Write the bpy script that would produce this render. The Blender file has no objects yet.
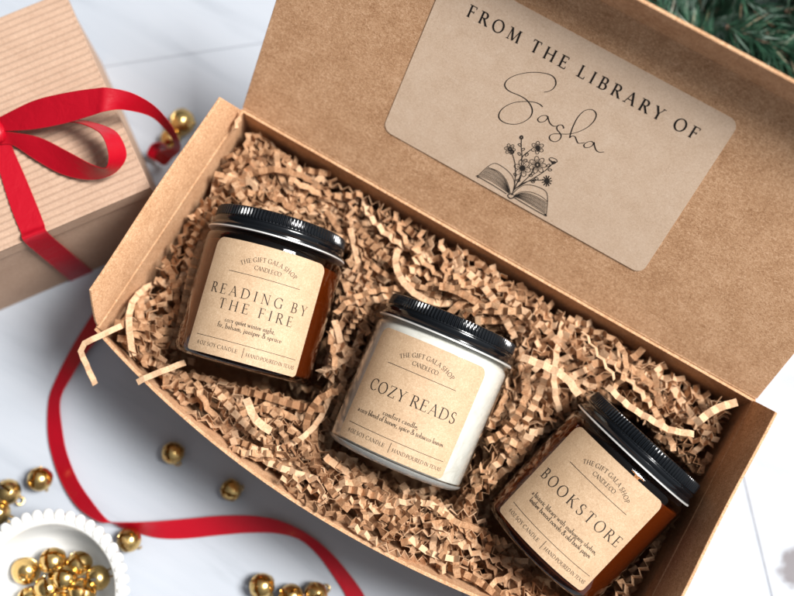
import bpy, math, random
import numpy as np
from mathutils import Vector, Matrix

random.seed(7); rng = np.random.default_rng(11)
PI = math.pi
scene = bpy.context.scene
col = scene.collection
MM = 0.001                                  # everything below is written in millimetres

# ------------------------------------------------------------------ camera
CAM = np.array([165.665, -21.987, 583.640])
ROT = np.array([[0.8615926, 0.5073152, 0.0170160],
                [0.4974526, -0.8372237, -0.2271506],
                [-0.1009908, 0.2041759, -0.9737110]])
ROT = np.array([ROT[0] / np.linalg.norm(ROT[0]), ROT[1] / np.linalg.norm(ROT[1]), ROT[2] / np.linalg.norm(ROT[2])])
FPX = 1114.18

def ray(u, v):
    return ROT.T @ np.array([(u - 397) / FPX, (v - 298) / FPX, 1.0])

def at(u, v, z):
    d = ray(u, v)
    return CAM + d * ((z - CAM[2]) / d[2])

def at_plane(u, v, p0, n):
    d = ray(u, v)
    return CAM + d * (np.dot(np.array(p0) - CAM, n) / np.dot(d, n))

cam = bpy.data.objects.new("camera", bpy.data.cameras.new("camera"))
col.objects.link(cam)
m = Matrix.Identity(4)
for i in range(3):
    m[i][0] = ROT[0][i]; m[i][1] = -ROT[1][i]; m[i][2] = -ROT[2][i]; m[i][3] = CAM[i] * MM
cam.matrix_world = m
cam.data.sensor_width = 36.0
cam.data.lens = FPX / 794 * 36
cam.data.clip_start = 0.01; cam.data.clip_end = 50
cam.data.dof.use_dof = True
cam.data.dof.focus_distance = 0.486
cam.data.dof.aperture_fstop = 5.2
scene.camera = cam

# ------------------------------------------------------------------ materials
def mat(name):
    m = bpy.data.materials.new(name); m.use_nodes = True
    nt = m.node_tree
    return m, nt, nt.nodes, nt.links, nt.nodes["Principled BSDF"]

def node(nt, typ, **kw):
    n = nt.nodes.new(typ)
    for k, v in kw.items():
        if k.startswith("i_"):
            n.inputs[k[2:].replace("_", " ")].default_value = v
        else:
            setattr(n, k, v)
    return n

def ramp(nt, stops):
    r = nt.nodes.new("ShaderNodeValToRGB")
    e = r.color_ramp.elements
    while len(e) < len(stops): e.new(0.5)
    for x, (p, c) in zip(e, stops):
        x.position = p; x.color = (*c, 1) if len(c) == 3 else c
    return r

def kraft(name, dark, mid, light, fib=900, bump=0.25, rough=0.85, island=0.0, stretch=(1, 1, 1), spec=0.25, fibres=0.0):
    m, nt, N, L, b = mat(name)
    tc = node(nt, "ShaderNodeTexCoord")
    mp = node(nt, "ShaderNodeMapping"); mp.inputs["Scale"].default_value = stretch
    L.new(tc.outputs["Object"], mp.inputs["Vector"])
    n1 = node(nt, "ShaderNodeTexNoise", i_Scale=fib, i_Detail=3.0, i_Roughness=0.65, i_Distortion=1.2)
    n2 = node(nt, "ShaderNodeTexNoise", i_Scale=fib * 0.09, i_Detail=3.0, i_Roughness=0.6)
    for n in (n1, n2): L.new(mp.outputs["Vector"], n.inputs["Vector"])
    mx = node(nt, "ShaderNodeMath", operation="MULTIPLY_ADD"); mx.inputs[1].default_value = 0.72
    sc = node(nt, "ShaderNodeMath", operation="MULTIPLY"); sc.inputs[1].default_value = 0.28
    L.new(n2.outputs["Fac"], sc.inputs[0]); L.new(n1.outputs["Fac"], mx.inputs[0]); L.new(sc.outputs[0], mx.inputs[2])
    fac = mx.outputs[0]
    if fibres:
        for ang, k in ((0.3, 1), (-0.9, 2), (1.5, 3)):
            mp2 = node(nt, "ShaderNodeMapping"); mp2.inputs["Rotation"].default_value = (0.3, 0.4, ang); mp2.inputs["Scale"].default_value = (0.28, 1, 1); mp2.inputs["Location"].default_value = (k, k, k)
            L.new(tc.outputs["Object"], mp2.inputs["Vector"])
            nf = node(nt, "ShaderNodeTexNoise", i_Scale=1500.0, i_Detail=1.5, i_Distortion=2.2); L.new(mp2.outputs[0], nf.inputs["Vector"])
            th = node(nt, "ShaderNodeMapRange"); th.inputs["From Min"].default_value = 0.56; th.inputs["From Max"].default_value = 0.72
            th.inputs["To Min"].default_value = 0.0; th.inputs["To Max"].default_value = fibres if k != 2 else -fibres
            L.new(nf.outputs["Fac"], th.inputs["Value"])
            ad = node(nt, "ShaderNodeMath", operation="ADD"); L.new(fac, ad.inputs[0]); L.new(th.outputs[0], ad.inputs[1])
            fac = ad.outputs[0]
    if island:
        g = node(nt, "ShaderNodeNewGeometry")
        a = node(nt, "ShaderNodeMath", operation="MULTIPLY_ADD"); a.inputs[1].default_value = island
        s = node(nt, "ShaderNodeMath", operation="SUBTRACT"); s.inputs[1].default_value = island / 2
        L.new(g.outputs["Random Per Island"], a.inputs[0]); L.new(fac, s.inputs[0]); L.new(s.outputs[0], a.inputs[2])
        fac = a.outputs[0]
    r = ramp(nt, [(0.30, dark), (0.5, mid), (0.70, light)])
    L.new(fac, r.inputs[0]); L.new(r.outputs[0], b.inputs["Base Color"])
    b.inputs["Roughness"].default_value = rough
    b.inputs["Specular IOR Level"].default_value = spec
    bp = node(nt, "ShaderNodeBump"); bp.inputs["Strength"].default_value = bump; bp.inputs["Distance"].default_value = 0.0003
    L.new(n1.outputs["Fac"], bp.inputs["Height"]); L.new(bp.outputs[0], b.inputs["Normal"])
    return m

def plain(name, c, rough=0.5, metal=0.0, spec=0.5, **kw):
    m, nt, N, L, b = mat(name)
    b.inputs["Base Color"].default_value = (*c, 1)
    b.inputs["Roughness"].default_value = rough
    b.inputs["Metallic"].default_value = metal
    b.inputs["Specular IOR Level"].default_value = spec
    for k, v in kw.items(): b.inputs[k.replace("_", " ")].default_value = v
    return m

M = {}
M["kraft"] = kraft("kraft_board", (0.33, 0.165, 0.08), (0.535, 0.30, 0.16), (0.74, 0.47, 0.29), fib=1000, bump=0.35, fibres=0.16)
M["sticker"] = kraft("sticker_paper", (0.57, 0.40, 0.275), (0.68, 0.50, 0.36), (0.77, 0.60, 0.46), fib=1300, bump=0.15, fibres=0.07, rough=0.6)
M["label"] = kraft("label_paper", (0.40, 0.265, 0.16), (0.515, 0.35, 0.215), (0.64, 0.465, 0.31), fib=1300, bump=0.2, fibres=0.08, rough=0.6)
M["shred"] = kraft("crinkle_paper", (0.28, 0.14, 0.068), (0.48, 0.275, 0.15), (0.66, 0.43, 0.265), fib=600, bump=0.3, island=0.42)
M["flute"] = kraft("fluted_kraft", (0.375, 0.24, 0.165), (0.44, 0.295, 0.21), (0.50, 0.345, 0.25), fib=700, bump=0.2)
M["ink"] = plain("printed_ink", (0.012, 0.010, 0.009), 0.6, spec=0.2)
M["line"] = plain("drawing_ink", (0.03, 0.024, 0.02), 0.6, spec=0.2)
M["lid"] = plain("black_lid", (0.003, 0.004, 0.0055), 0.15, spec=0.5)
M["rim"] = plain("bare_metal_edge", (0.86, 0.85, 0.82), 0.45, metal=0.6)
M["wax"] = kraft("white_wax", (0.62, 0.59, 0.54), (0.76, 0.735, 0.69), (0.80, 0.78, 0.74), fib=160, bump=0.0, rough=0.5, spec=0.3)
M["wax_cream"] = plain("cream_wax", (0.62, 0.52, 0.40), 0.5, spec=0.3)
M["ceramic"] = plain("white_glaze", (0.80, 0.79, 0.76), 0.25, spec=0.5)
M["pine_stem"] = plain("pine_twig", (0.08, 0.045, 0.025), 0.8)

def gold():
    m, nt, N, L, b = mat("gold_bell")
    b.inputs["Base Color"].default_value = (0.72, 0.49, 0.19, 1); b.inputs["Metallic"].default_value = 1.0
    tc = node(nt, "ShaderNodeTexCoord")
    n = node(nt, "ShaderNodeTexNoise", i_Scale=240.0, i_Detail=2.0); L.new(tc.outputs["Object"], n.inputs["Vector"])
    r = ramp(nt, [(0.3, (0.16,) * 3), (0.7, (0.34,) * 3)]); L.new(n.outputs["Fac"], r.inputs[0]); L.new(r.outputs[0], b.inputs["Roughness"])
    return m
M["gold"] = gold()

def ribbon_mat():
    m, nt, N, L, b = mat("red_satin")
    b.inputs["Base Color"].default_value = (0.39, 0.002, 0.012, 1)
    b.inputs["Roughness"].default_value = 0.33
    b.inputs["Specular IOR Level"].default_value = 0.42
    b.inputs["Sheen Weight"].default_value = 0.0
    b.inputs["Sheen Tint"].default_value = (1, 0.2, 0.25, 1)
    tc = node(nt, "ShaderNodeTexCoord")
    w = node(nt, "ShaderNodeTexNoise", i_Scale=130.0, i_Detail=5.0, i_Roughness=0.55, i_Distortion=0.6)
    L.new(tc.outputs["Object"], w.inputs["Vector"])
    bp = node(nt, "ShaderNodeBump"); bp.inputs["Strength"].default_value = 0.35; bp.inputs["Distance"].default_value = 0.0012
    L.new(w.outputs["Fac"], bp.inputs["Height"]); L.new(bp.outputs[0], b.inputs["Normal"])
    return m
M["ribbon"] = ribbon_mat()

def glass(name, tint, ior=1.45):
    m, nt, N, L, b = mat(name)
    N.remove(b)
    out = N["Material Output"]
    tr = node(nt, "ShaderNodeBsdfTransparent"); tr.inputs[0].default_value = (*tint, 1)
    gl = node(nt, "ShaderNodeBsdfGlossy"); gl.inputs["Roughness"].default_value = 0.03
    lw = node(nt, "ShaderNodeLayerWeight"); lw.inputs["Blend"].default_value = 0.6
    pw = node(nt, "ShaderNodeMath", operation="POWER"); pw.inputs[1].default_value = 5.0
    L.new(lw.outputs["Facing"], pw.inputs[0])
    fr = node(nt, "ShaderNodeMath", operation="MULTIPLY_ADD"); fr.inputs[1].default_value = 0.9; fr.inputs[2].default_value = 0.035
    L.new(pw.outputs[0], fr.inputs[0])
    mx = node(nt, "ShaderNodeMixShader")
    L.new(fr.outputs[0], mx.inputs[0]); L.new(tr.outputs[0], mx.inputs[1]); L.new(gl.outputs[0], mx.inputs[2])
    L.new(mx.outputs[0], out.inputs["Surface"])
    return m
M["amber"] = glass("amber_glass", (0.585, 0.38, 0.23))
M["solid"] = plain("solid_glass", (0.84, 0.84, 0.80), 0.02, Transmission_Weight=0.75, IOR=1.46)
M["clear"] = glass("clear_glass", (0.96, 0.965, 0.955))

def table_mat():
    m, nt, N, L, b = mat("white_painted_wood")
    tc = node(nt, "ShaderNodeTexCoord")
    mp = node(nt, "ShaderNodeMapping"); mp.inputs["Rotation"].default_value = (0, 0, math.radians(49.8))
    mp.inputs["Scale"].default_value = (1, 9, 1)
    L.new(tc.outputs["Object"], mp.inputs["Vector"])
    n = node(nt, "ShaderNodeTexNoise", i_Scale=9.0, i_Detail=5.0, i_Roughness=0.6, i_Distortion=0.6); L.new(mp.outputs[0], n.inputs["Vector"])
    r = ramp(nt, [(0.25, (0.34, 0.367, 0.412)), (0.45, (0.40, 0.43, 0.477)), (0.8, (0.425, 0.452, 0.497))])
    L.new(n.outputs["Fac"], r.inputs[0])
    # worn knots in the boards on the right
    cur = r.outputs[0]
    for (u, v, rad, c) in ((800, 568, 12, (0.11, 0.09, 0.095)), (792, 386, 8, (0.36, 0.36, 0.38)), (777, 508, 5, (0.40, 0.41, 0.43))):
        p = at(u, v, 0) * MM
        vm = node(nt, "ShaderNodeVectorMath", operation="DISTANCE")
        vm.inputs[1].default_value = tuple(p)
        L.new(tc.outputs["Object"], vm.inputs[0])
        nn = node(nt, "ShaderNodeTexNoise", i_Scale=140.0, i_Detail=3.0); L.new(tc.outputs["Object"], nn.inputs["Vector"])
        ad = node(nt, "ShaderNodeMath", operation="MULTIPLY_ADD"); ad.inputs[1].default_value = 0.012
        L.new(nn.outputs["Fac"], ad.inputs[0]); L.new(vm.outputs["Value"], ad.inputs[2])
        mr = node(nt, "ShaderNodeMapRange"); mr.inputs["From Min"].default_value = (rad * 0.6 + 6) * MM; mr.inputs["From Max"].default_value = (rad + 6) * MM
        mr.inputs["To Min"].default_value = 0.85 if c[0] < .2 else 0.4; mr.inputs["To Max"].default_value = 0.0
        L.new(ad.outputs[0], mr.inputs["Value"])
        mx = node(nt, "ShaderNodeMix", data_type="RGBA")
        L.new(mr.outputs[0], mx.inputs["Factor"]); L.new(cur, mx.inputs[6]); mx.inputs[7].default_value = (*c, 1)
        cur = mx.outputs[2]
    L.new(cur, b.inputs["Base Color"])
    b.inputs["Roughness"].default_value = 0.6
    bp = node(nt, "ShaderNodeBump"); bp.inputs["Strength"].default_value = 0.2; bp.inputs["Distance"].default_value = 0.0008
    L.new(n.outputs["Fac"], bp.inputs["Height"]); L.new(bp.outputs[0], b.inputs["Normal"])
    return m
M["table"] = table_mat()

def needle_mat():
    m, nt, N, L, b = mat("pine_needles")
    g = node(nt, "ShaderNodeNewGeometry")
    r = ramp(nt, [(0.0, (0.012, 0.045, 0.025)), (0.55, (0.03, 0.10, 0.055)), (0.8, (0.09, 0.19, 0.12)), (0.92, (0.42, 0.55, 0.47)), (1.0, (0.40, 0.25, 0.13))])
    L.new(g.outputs["Random Per Island"], r.inputs[0]); L.new(r.outputs[0], b.inputs["Base Color"])
    b.inputs["Roughness"].default_value = 0.45
    return m
M["needle"] = needle_mat()

# ------------------------------------------------------------------ mesh helpers
class MB:
    def __init__(s): s.v = []; s.f = []; s.n = 0
    def add(s, verts, faces):
        o = len(s.v)
        s.v.extend([tuple(map(float, p)) for p in verts]); s.f.extend([tuple(i + o for i in f) for f in faces])
    def grid(s, rows, closed_u=False, closed_v=False):
        """rows: list of equally long lists of points"""
        n, k = len(rows), len(rows[0])
        verts = [p for r in rows for p in r]
        fs = []
        for i in range(n if closed_v else n - 1):
            for j in range(k if closed_u else k - 1):
                a = i * k + j; b = i * k + (j + 1) % k; c = ((i + 1) % n) * k + (j + 1) % k; d = ((i + 1) % n) * k + j
                fs.append((a, b, c, d))
        s.add(verts, fs)
    def slab(s, top, off):
        """a sheet (grid of points) with thickness: off = vector or function(i, j)"""
        n, k = len(top), len(top[0])
        get = off if callable(off) else (lambda i, j: off)
        A = [np.array(p, float) for r in top for p in r]
        B = [np.array(top[i][j], float) + np.array(get(i, j), float) for i in range(n) for j in range(k)]
        fs = []; N = n * k
        for i in range(n - 1):
            for j in range(k - 1):
                a = i * k + j; q = (a, a + 1, a + k + 1, a + k)
                fs.append(q); fs.append(tuple(x + N for x in reversed(q)))
        for i in range(n - 1):
            a, b = i * k, (i + 1) * k; fs.append((a, b, b + N, a + N))
            a, b = i * k + k - 1, (i + 1) * k + k - 1; fs.append((b, a, a + N, b + N))
        for j in range(k - 1):
            a, b = j, j + 1; fs.append((b, a, a + N, b + N))
            a, b = (n - 1) * k + j, (n - 1) * k + j + 1; fs.append((a, b, b + N, a + N))
        s.add(A + B, fs)
    def tube(s, pts, r, seg=8):
        pts = [np.array(p, float) for p in pts]; rows = []
        up = np.array([0, 0, 1.0])
        for i, p in enumerate(pts):
            t = pts[min(i + 1, len(pts) - 1)] - pts[max(i - 1, 0)]; t /= np.linalg.norm(t) + 1e-9
            a = np.cross(t, up)
            if np.linalg.norm(a) < 1e-3: a = np.cross(t, [1, 0, 0])
            a /= np.linalg.norm(a); b = np.cross(t, a)
            rr = r[i] if hasattr(r, "__len__") else r
            rows.append([p + rr * (math.cos(q) * a + math.sin(q) * b) for q in np.linspace(0, 2 * PI, seg, endpoint=False)])
        s.grid(rows, closed_u=True)
        k = seg; o = len(s.v) - len(rows) * k
        s.f.append(tuple(range(o + k - 1, o - 1, -1))); s.f.append(tuple(range(o + (len(rows) - 1) * k, o + len(rows) * k)))
    def lathe(s, prof, seg=96, axis="z", rfun=None, close=False):
        rows = []
        for idx, (r, t) in enumerate(prof):
            row = []
            for j in range(seg):
                a = 2 * PI * j / seg
                rr = rfun(idx, j, r) if rfun else r
                x, y = rr * math.cos(a), rr * math.sin(a)
                row.append((x, y, t) if axis == "z" else (x, t, -y))
            rows.append(row)
        s.grid(rows, closed_u=True, closed_v=close)
    def build(s, name, material, parent=None, smooth=False, origin=None, angle=None):
        me = bpy.data.meshes.new(name)
        o3 = np.array(origin if origin is not None else (0, 0, 0), float)
        me.from_pydata([tuple((np.array(p) - o3) * MM) for p in s.v], [], s.f)
        me.update()
        if smooth:
            me.polygons.foreach_set("use_smooth", [True] * len(me.polygons))
            if angle is not None: me.set_sharp_from_angle(angle=math.radians(angle))
        me.materials.append(material)
        ob = bpy.data.objects.new(name, me); col.objects.link(ob)
        if parent is not None: ob.parent = parent
        elif origin is not None: ob.location = o3 * MM
        return ob

def thing(name, label, cat, loc, frame=None, group=None):
    o = bpy.data.objects.new(name, None); col.objects.link(o)
    o.empty_display_size = 0.01
    mm = Matrix.Identity(4)
    if frame is not None:
        for i in range(3):
            for j in range(3): mm[i][j] = frame[i][j]
    for i in range(3): mm[i][3] = loc[i] * MM
    o.matrix_world = mm
    o["label"] = label; o["category"] = cat
    if group: o["group"] = group
    return o

def tag(o, label, cat, group=None):
    o["label"] = label; o["category"] = cat
    if group: o["group"] = group
    return o

def catmull(P, n=8):
    P = [np.array(p, float) for p in P]
    Q = [2 * P[0] - P[1]] + P + [2 * P[-1] - P[-2]]
    out = []
    for i in range(1, len(Q) - 2):
        a, b, c, d = Q[i - 1], Q[i], Q[i + 1], Q[i + 2]
        for k in range(n):
            t = k / n
            out.append(0.5 * ((2 * b) + (c - a) * t + (2 * a - 5 * b + 4 * c - d) * t * t + (3 * b - a - 3 * c + d) * t ** 3))
    out.append(P[-1]); return out

# ------------------------------------------------------------------ lettering (pen strokes with a broad nib)
def arc(cx, cy, rx, ry, a0, a1, n=14):
    return [(cx + rx * math.cos(math.radians(a0 + (a1 - a0) * i / n)), cy + ry * math.sin(math.radians(a0 + (a1 - a0) * i / n))) for i in range(n + 1)]

def Ls(*p): return list(p)
# glyph: (advance, strokes, serifs, ticks); strokes: (points, weight) weight None = nib, 'T', 't'
def stem(x): return (Ls((x, 0), (x, 1)), 'T')
CAP = {
 'A': (.84, [(Ls((.08, 0), (.43, 1.02)), 't'), (Ls((.41, 1.02), (.76, 0)), 'T'), (Ls((.21, .36), (.63, .36)), 't')], [(.08, 0), (.77, 0)], []),
 'B': (.72, [stem(.16), (Ls((.16, .985)) + arc(.36, .75, .2, .235, 90, -90) + Ls((.16, .515)), None), (Ls((.16, .515)) + arc(.37, .265, .25, .25, 90, -90) + Ls((.16, .015)), None)], [(.1, 0), (.1, 1)], []),
 'C': (.82, [(arc(.48, .5, .41, .51, 45, 318, 22), None)], [], [(.775, .68, .98)]),
 'D': (.92, [stem(.16), (Ls((.16, .985)) + arc(.38, .5, .45, .485, 90, -90, 20) + Ls((.16, .015)), None)], [(.1, 0), (.1, 1)], []),
 'E': (.66, [stem(.16), (Ls((.16, .985), (.58, .985)), 't'), (Ls((.16, .515), (.48, .515)), 't'), (Ls((.16, .015), (.61, .015)), 't')], [(.1, 0), (.1, 1)], [(.58, .82, 1.0), (.48, .42, .61), (.61, 0, .2)]),
 'F': (.62, [stem(.16), (Ls((.16, .985), (.57, .985)), 't'), (Ls((.16, .515), (.47, .515)), 't')], [(.16, 0), (.1, 1)], [(.57, .82, 1.0), (.47, .42, .61)]),
 'G': (.88, [(arc(.48, .5, .41, .51, 45, 322, 22), None), (Ls((.78, .05), (.78, .42)), 'T')], [(.78, .42)], [(.775, .70, .98)]),
 'H': (.94, [stem(.17), stem(.77), (Ls((.17, .515), (.77, .515)), 't')], [(.17, 0), (.17, 1), (.77, 0), (.77, 1)], []),
 'I': (.36, [stem(.18)], [(.18, 0), (.18, 1)], []),
 'K': (.82, [stem(.17), (Ls((.2, .45), (.66, 1)), 't'), (Ls((.32, .58), (.74, 0)), 'T')], [(.17, 0), (.17, 1), (.66, 1), (.74, 0)], []),
 'L': (.64, [stem(.16), (Ls((.16, .015), (.6, .015)), 't')], [(.1, 0), (.16, 1)], [(.6, 0, .22)]),
 'M': (1.06, [(Ls((.13, 0), (.2, 1)), 't'), (Ls((.2, 1), (.53, .02)), 'T'), (Ls((.53, .02), (.86, 1)), 't'), (Ls((.86, 1), (.93, 0)), 'T')], [(.13, 0), (.16, 1), (.9, 1), (.93, 0)], []),
 'N': (.92, [(Ls((.16, 0), (.16, 1)), 't'), (Ls((.16, 1), (.77, .0)), 'T'), (Ls((.77, 0), (.77, 1)), 't')], [(.16, 0), (.1, 1), (.77, 1)], []),
 'O': (.96, [(arc(.48, .5, .41, .51, 0, 360, 30), None)], [], []),
 'P': (.68, [stem(.16), (Ls((.16, .985)) + arc(.36, .73, .24, .255, 90, -90) + Ls((.16, .475)), None)], [(.16, 0), (.1, 1)], []),
 'R': (.76, [stem(.16), (Ls((.16, .985)) + arc(.36, .745, .22, .24, 90, -90) + Ls((.16, .505)), None), (Ls((.36, .5), (.72, 0)), 'T')], [(.16, 0), (.1, 1), (.72, 0)], []),
 'S': (.62, [(arc(.31, .745, .2, .26, 50, 210, 10) + Ls((.3, .5)) + arc(.3, .255, .23, .265, 40, -150, 12), None)], [], [(.49, .76, .98), (.09, .02, .26)]),
 'T': (.74, [stem(.37), (Ls((.06, .985), (.68, .985)), 't')], [(.37, 0)], [(.06, .8, 1.0), (.68, .8, 1.0)]),
 'U': (.88, [(Ls((.17, 1), (.17, .35)) + arc(.45, .33, .28, .345, 180, 360, 14), 'M'), (Ls((.73, .33), (.73, 1)), 't')], [(.17, 1), (.73, 1)], []),
 'X': (.82, [(Ls((.1, 1), (.72, 0)), 'T'), (Ls((.1, 0), (.7, 1)), 't')], [(.1, 0), (.1, 1), (.72, 0), (.7, 1)], []),
 'Y': (.78, [(Ls((.08, 1), (.4, .46)), 'T'), (Ls((.4, .46), (.7, 1)), 't'), (Ls((.4, .5), (.4, 0)), 'T')], [(.08, 1), (.7, 1), (.4, 0)], []),
 'Z': (.74, [(Ls((.1, .985), (.64, .985)), 't'), (Ls((.64, .985), (.08, .015)), 'T'), (Ls((.08, .015), (.66, .015)), 't')], [], [(.1, .8, 1.0), (.66, 0, .22)]),
 '4': (.64, [(Ls((.46, 0), (.46, 1)), 'T'), (Ls((.46, 1), (.06, .3), (.6, .3)), 't')], [(.46, 0)], []),
 '.': (.26, [(Ls((.13, 0), (.13, .1)), 'T')], [], []),
 ',': (.24, [(Ls((.14, .09), (.08, -.14)), 'T')], [], []),
 ' ': (.20, [], [], []),
}
xh = .47
def bowl_(cx): return (arc(cx, xh / 2, .19, xh / 2, 0, 360, 16), None)
LOW = {
 'a': (.44, [(arc(.19, .33, .15, .14, 150, 0, 8) + Ls((.34, .02)), 'M'), (arc(.2, .14, .14, .13, 60, 360, 12), None)], [(.36, 0)], []),
 'b': (.52, [(Ls((.12, 0), (.12, 1)), 'T'), bowl_(.29)], [(.08, 1)], []),
 'c': (.42, [(arc(.24, xh / 2, .18, xh / 2, 50, 315, 14), None)], [], []),
 'd': (.52, [(Ls((.42, 0), (.42, 1)), 'T'), bowl_(.25)], [(.38, 1), (.46, 0)], []),
 'e': (.44, [(Ls((.07, .26), (.4, .26)) + arc(.24, xh / 2, .18, xh / 2, 5, 315, 16), None)], [], []),
 'f': (.32, [(Ls((.14, 0), (.14, .8)) + arc(.27, .8, .13, .18, 180, 50, 6), 'T'), (Ls((.02, xh), (.28, xh)), 't')], [(.14, 0)], []),
 'g': (.48, [(arc(.22, .3, .15, .17, 0, 360, 14), None), (arc(.22, -.12, .18, .14, 90, 450, 14), None), (Ls((.34, .42), (.46, .46)), 't')], [], []),
 'h': (.54, [(Ls((.12, 0), (.12, 1)), 'T'), (Ls((.12, .3)) + arc(.28, .3, .15, .17, 150, 0, 8) + Ls((.43, 0)), 'M')], [(.12, 0), (.08, 1), (.43, 0)], []),
 'i': (.26, [(Ls((.13, 0), (.13, xh)), 'T'), (Ls((.13, .63), (.13, .72)), 'T')], [(.13, 0), (.09, xh)], []),
 'j': (.26, [(Ls((.14, xh), (.14, -.1)) + arc(.02, -.1, .12, .14, 0, -110, 6), 'T'), (Ls((.14, .63), (.14, .72)), 'T')], [], []),
 'k': (.5, [(Ls((.12, 0), (.12, 1)), 'T'), (Ls((.14, .2), (.4, xh)), 't'), (Ls((.22, .27), (.45, 0)), 'T')], [(.12, 0), (.08, 1)], []),
 'l': (.26, [(Ls((.13, 0), (.13, 1)), 'T')], [(.13, 0), (.09, 1)], []),
 'm': (.8, [(Ls((.12, 0), (.12, xh)), 'T'), (Ls((.12, .3)) + arc(.26, .3, .14, .17, 150, 0, 8) + Ls((.4, 0)), 'M'), (Ls((.4, .3)) + arc(.54, .3, .14, .17, 150, 0, 8) + Ls((.68, 0)), 'M')], [(.12, 0), (.4, 0), (.68, 0)], []),
 'n': (.54, [(Ls((.12, 0), (.12, xh)), 'T'), (Ls((.12, .3)) + arc(.28, .3, .15, .17, 150, 0, 8) + Ls((.43, 0)), 'M')], [(.12, 0), (.43, 0)], []),
 'o': (.48, [bowl_(.24)], [], []),
 'p': (.52, [(Ls((.12, -.3), (.12, xh)), 'T'), bowl_(.29)], [(.12, -.3)], []),
 'q': (.52, [(Ls((.42, -.3), (.42, xh)), 'T'), bowl_(.25)], [(.42, -.3)], []),
 'r': (.38, [(Ls((.12, 0), (.12, xh)), 'T'), (arc(.26, .3, .14, .17, 170, 50, 7), 'M')], [(.12, 0)], []),
 's': (.36, [(arc(.18, .35, .11, .12, 50, 220, 8) + Ls((.18, .24)) + arc(.17, .12, .13, .12, 40, -150, 8), None)], [], []),
 't': (.32, [(Ls((.14, .62), (.14, .1)) + arc(.24, .1, .1, .1, 180, 290, 6), 'T'), (Ls((.02, xh), (.28, xh)), 't')], [], []),
 'u': (.54, [(Ls((.12, xh), (.12, .16)) + arc(.26, .16, .14, .16, 180, 340, 8), 'M'), (Ls((.42, 0), (.42, xh)), 'T')], [(.09, xh), (.39, xh)], []),
 'v': (.46, [(Ls((.06, xh), (.23, 0)), 'T'), (Ls((.23, 0), (.4, xh)), 't')], [(.06, xh), (.4, xh)], []),
 'w': (.68, [(Ls((.06, xh), (.2, 0)), 'T'), (Ls((.2, 0), (.34, xh)), 't'), (Ls((.34, xh), (.48, 0)), 'T'), (Ls((.48, 0), (.62, xh)), 't')], [(.06, xh), (.62, xh)], []),
 'x': (.48, [(Ls((.06, xh), (.4, 0)), 'T'), (Ls((.06, 0), (.4, xh)), 't')], [], []),
 'y': (.46, [(Ls((.06, xh), (.24, 0)), 'T'), (Ls((.4, xh), (.14, -.28)), 't')], [(.06, xh), (.4, xh)], []),
 'z': (.42, [(Ls((.06, xh), (.36, xh), (.06, 0), (.38, 0)), 't')], [], []),
 '&': (.72, [(Ls((.66, .46), (.5, .1)) + arc(.28, .22, .22, .23, -30, -250, 12) + Ls((.34, .6)) + arc(.3, .82, .13, .16, -20, 240, 10) + Ls((.66, 0)), 'M')], [], []),
 ',': (.22, [(Ls((.12, .08), (.07, -.14)), 'T')], [], []),
 ' ': (.26, [], [], []),
}

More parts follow.
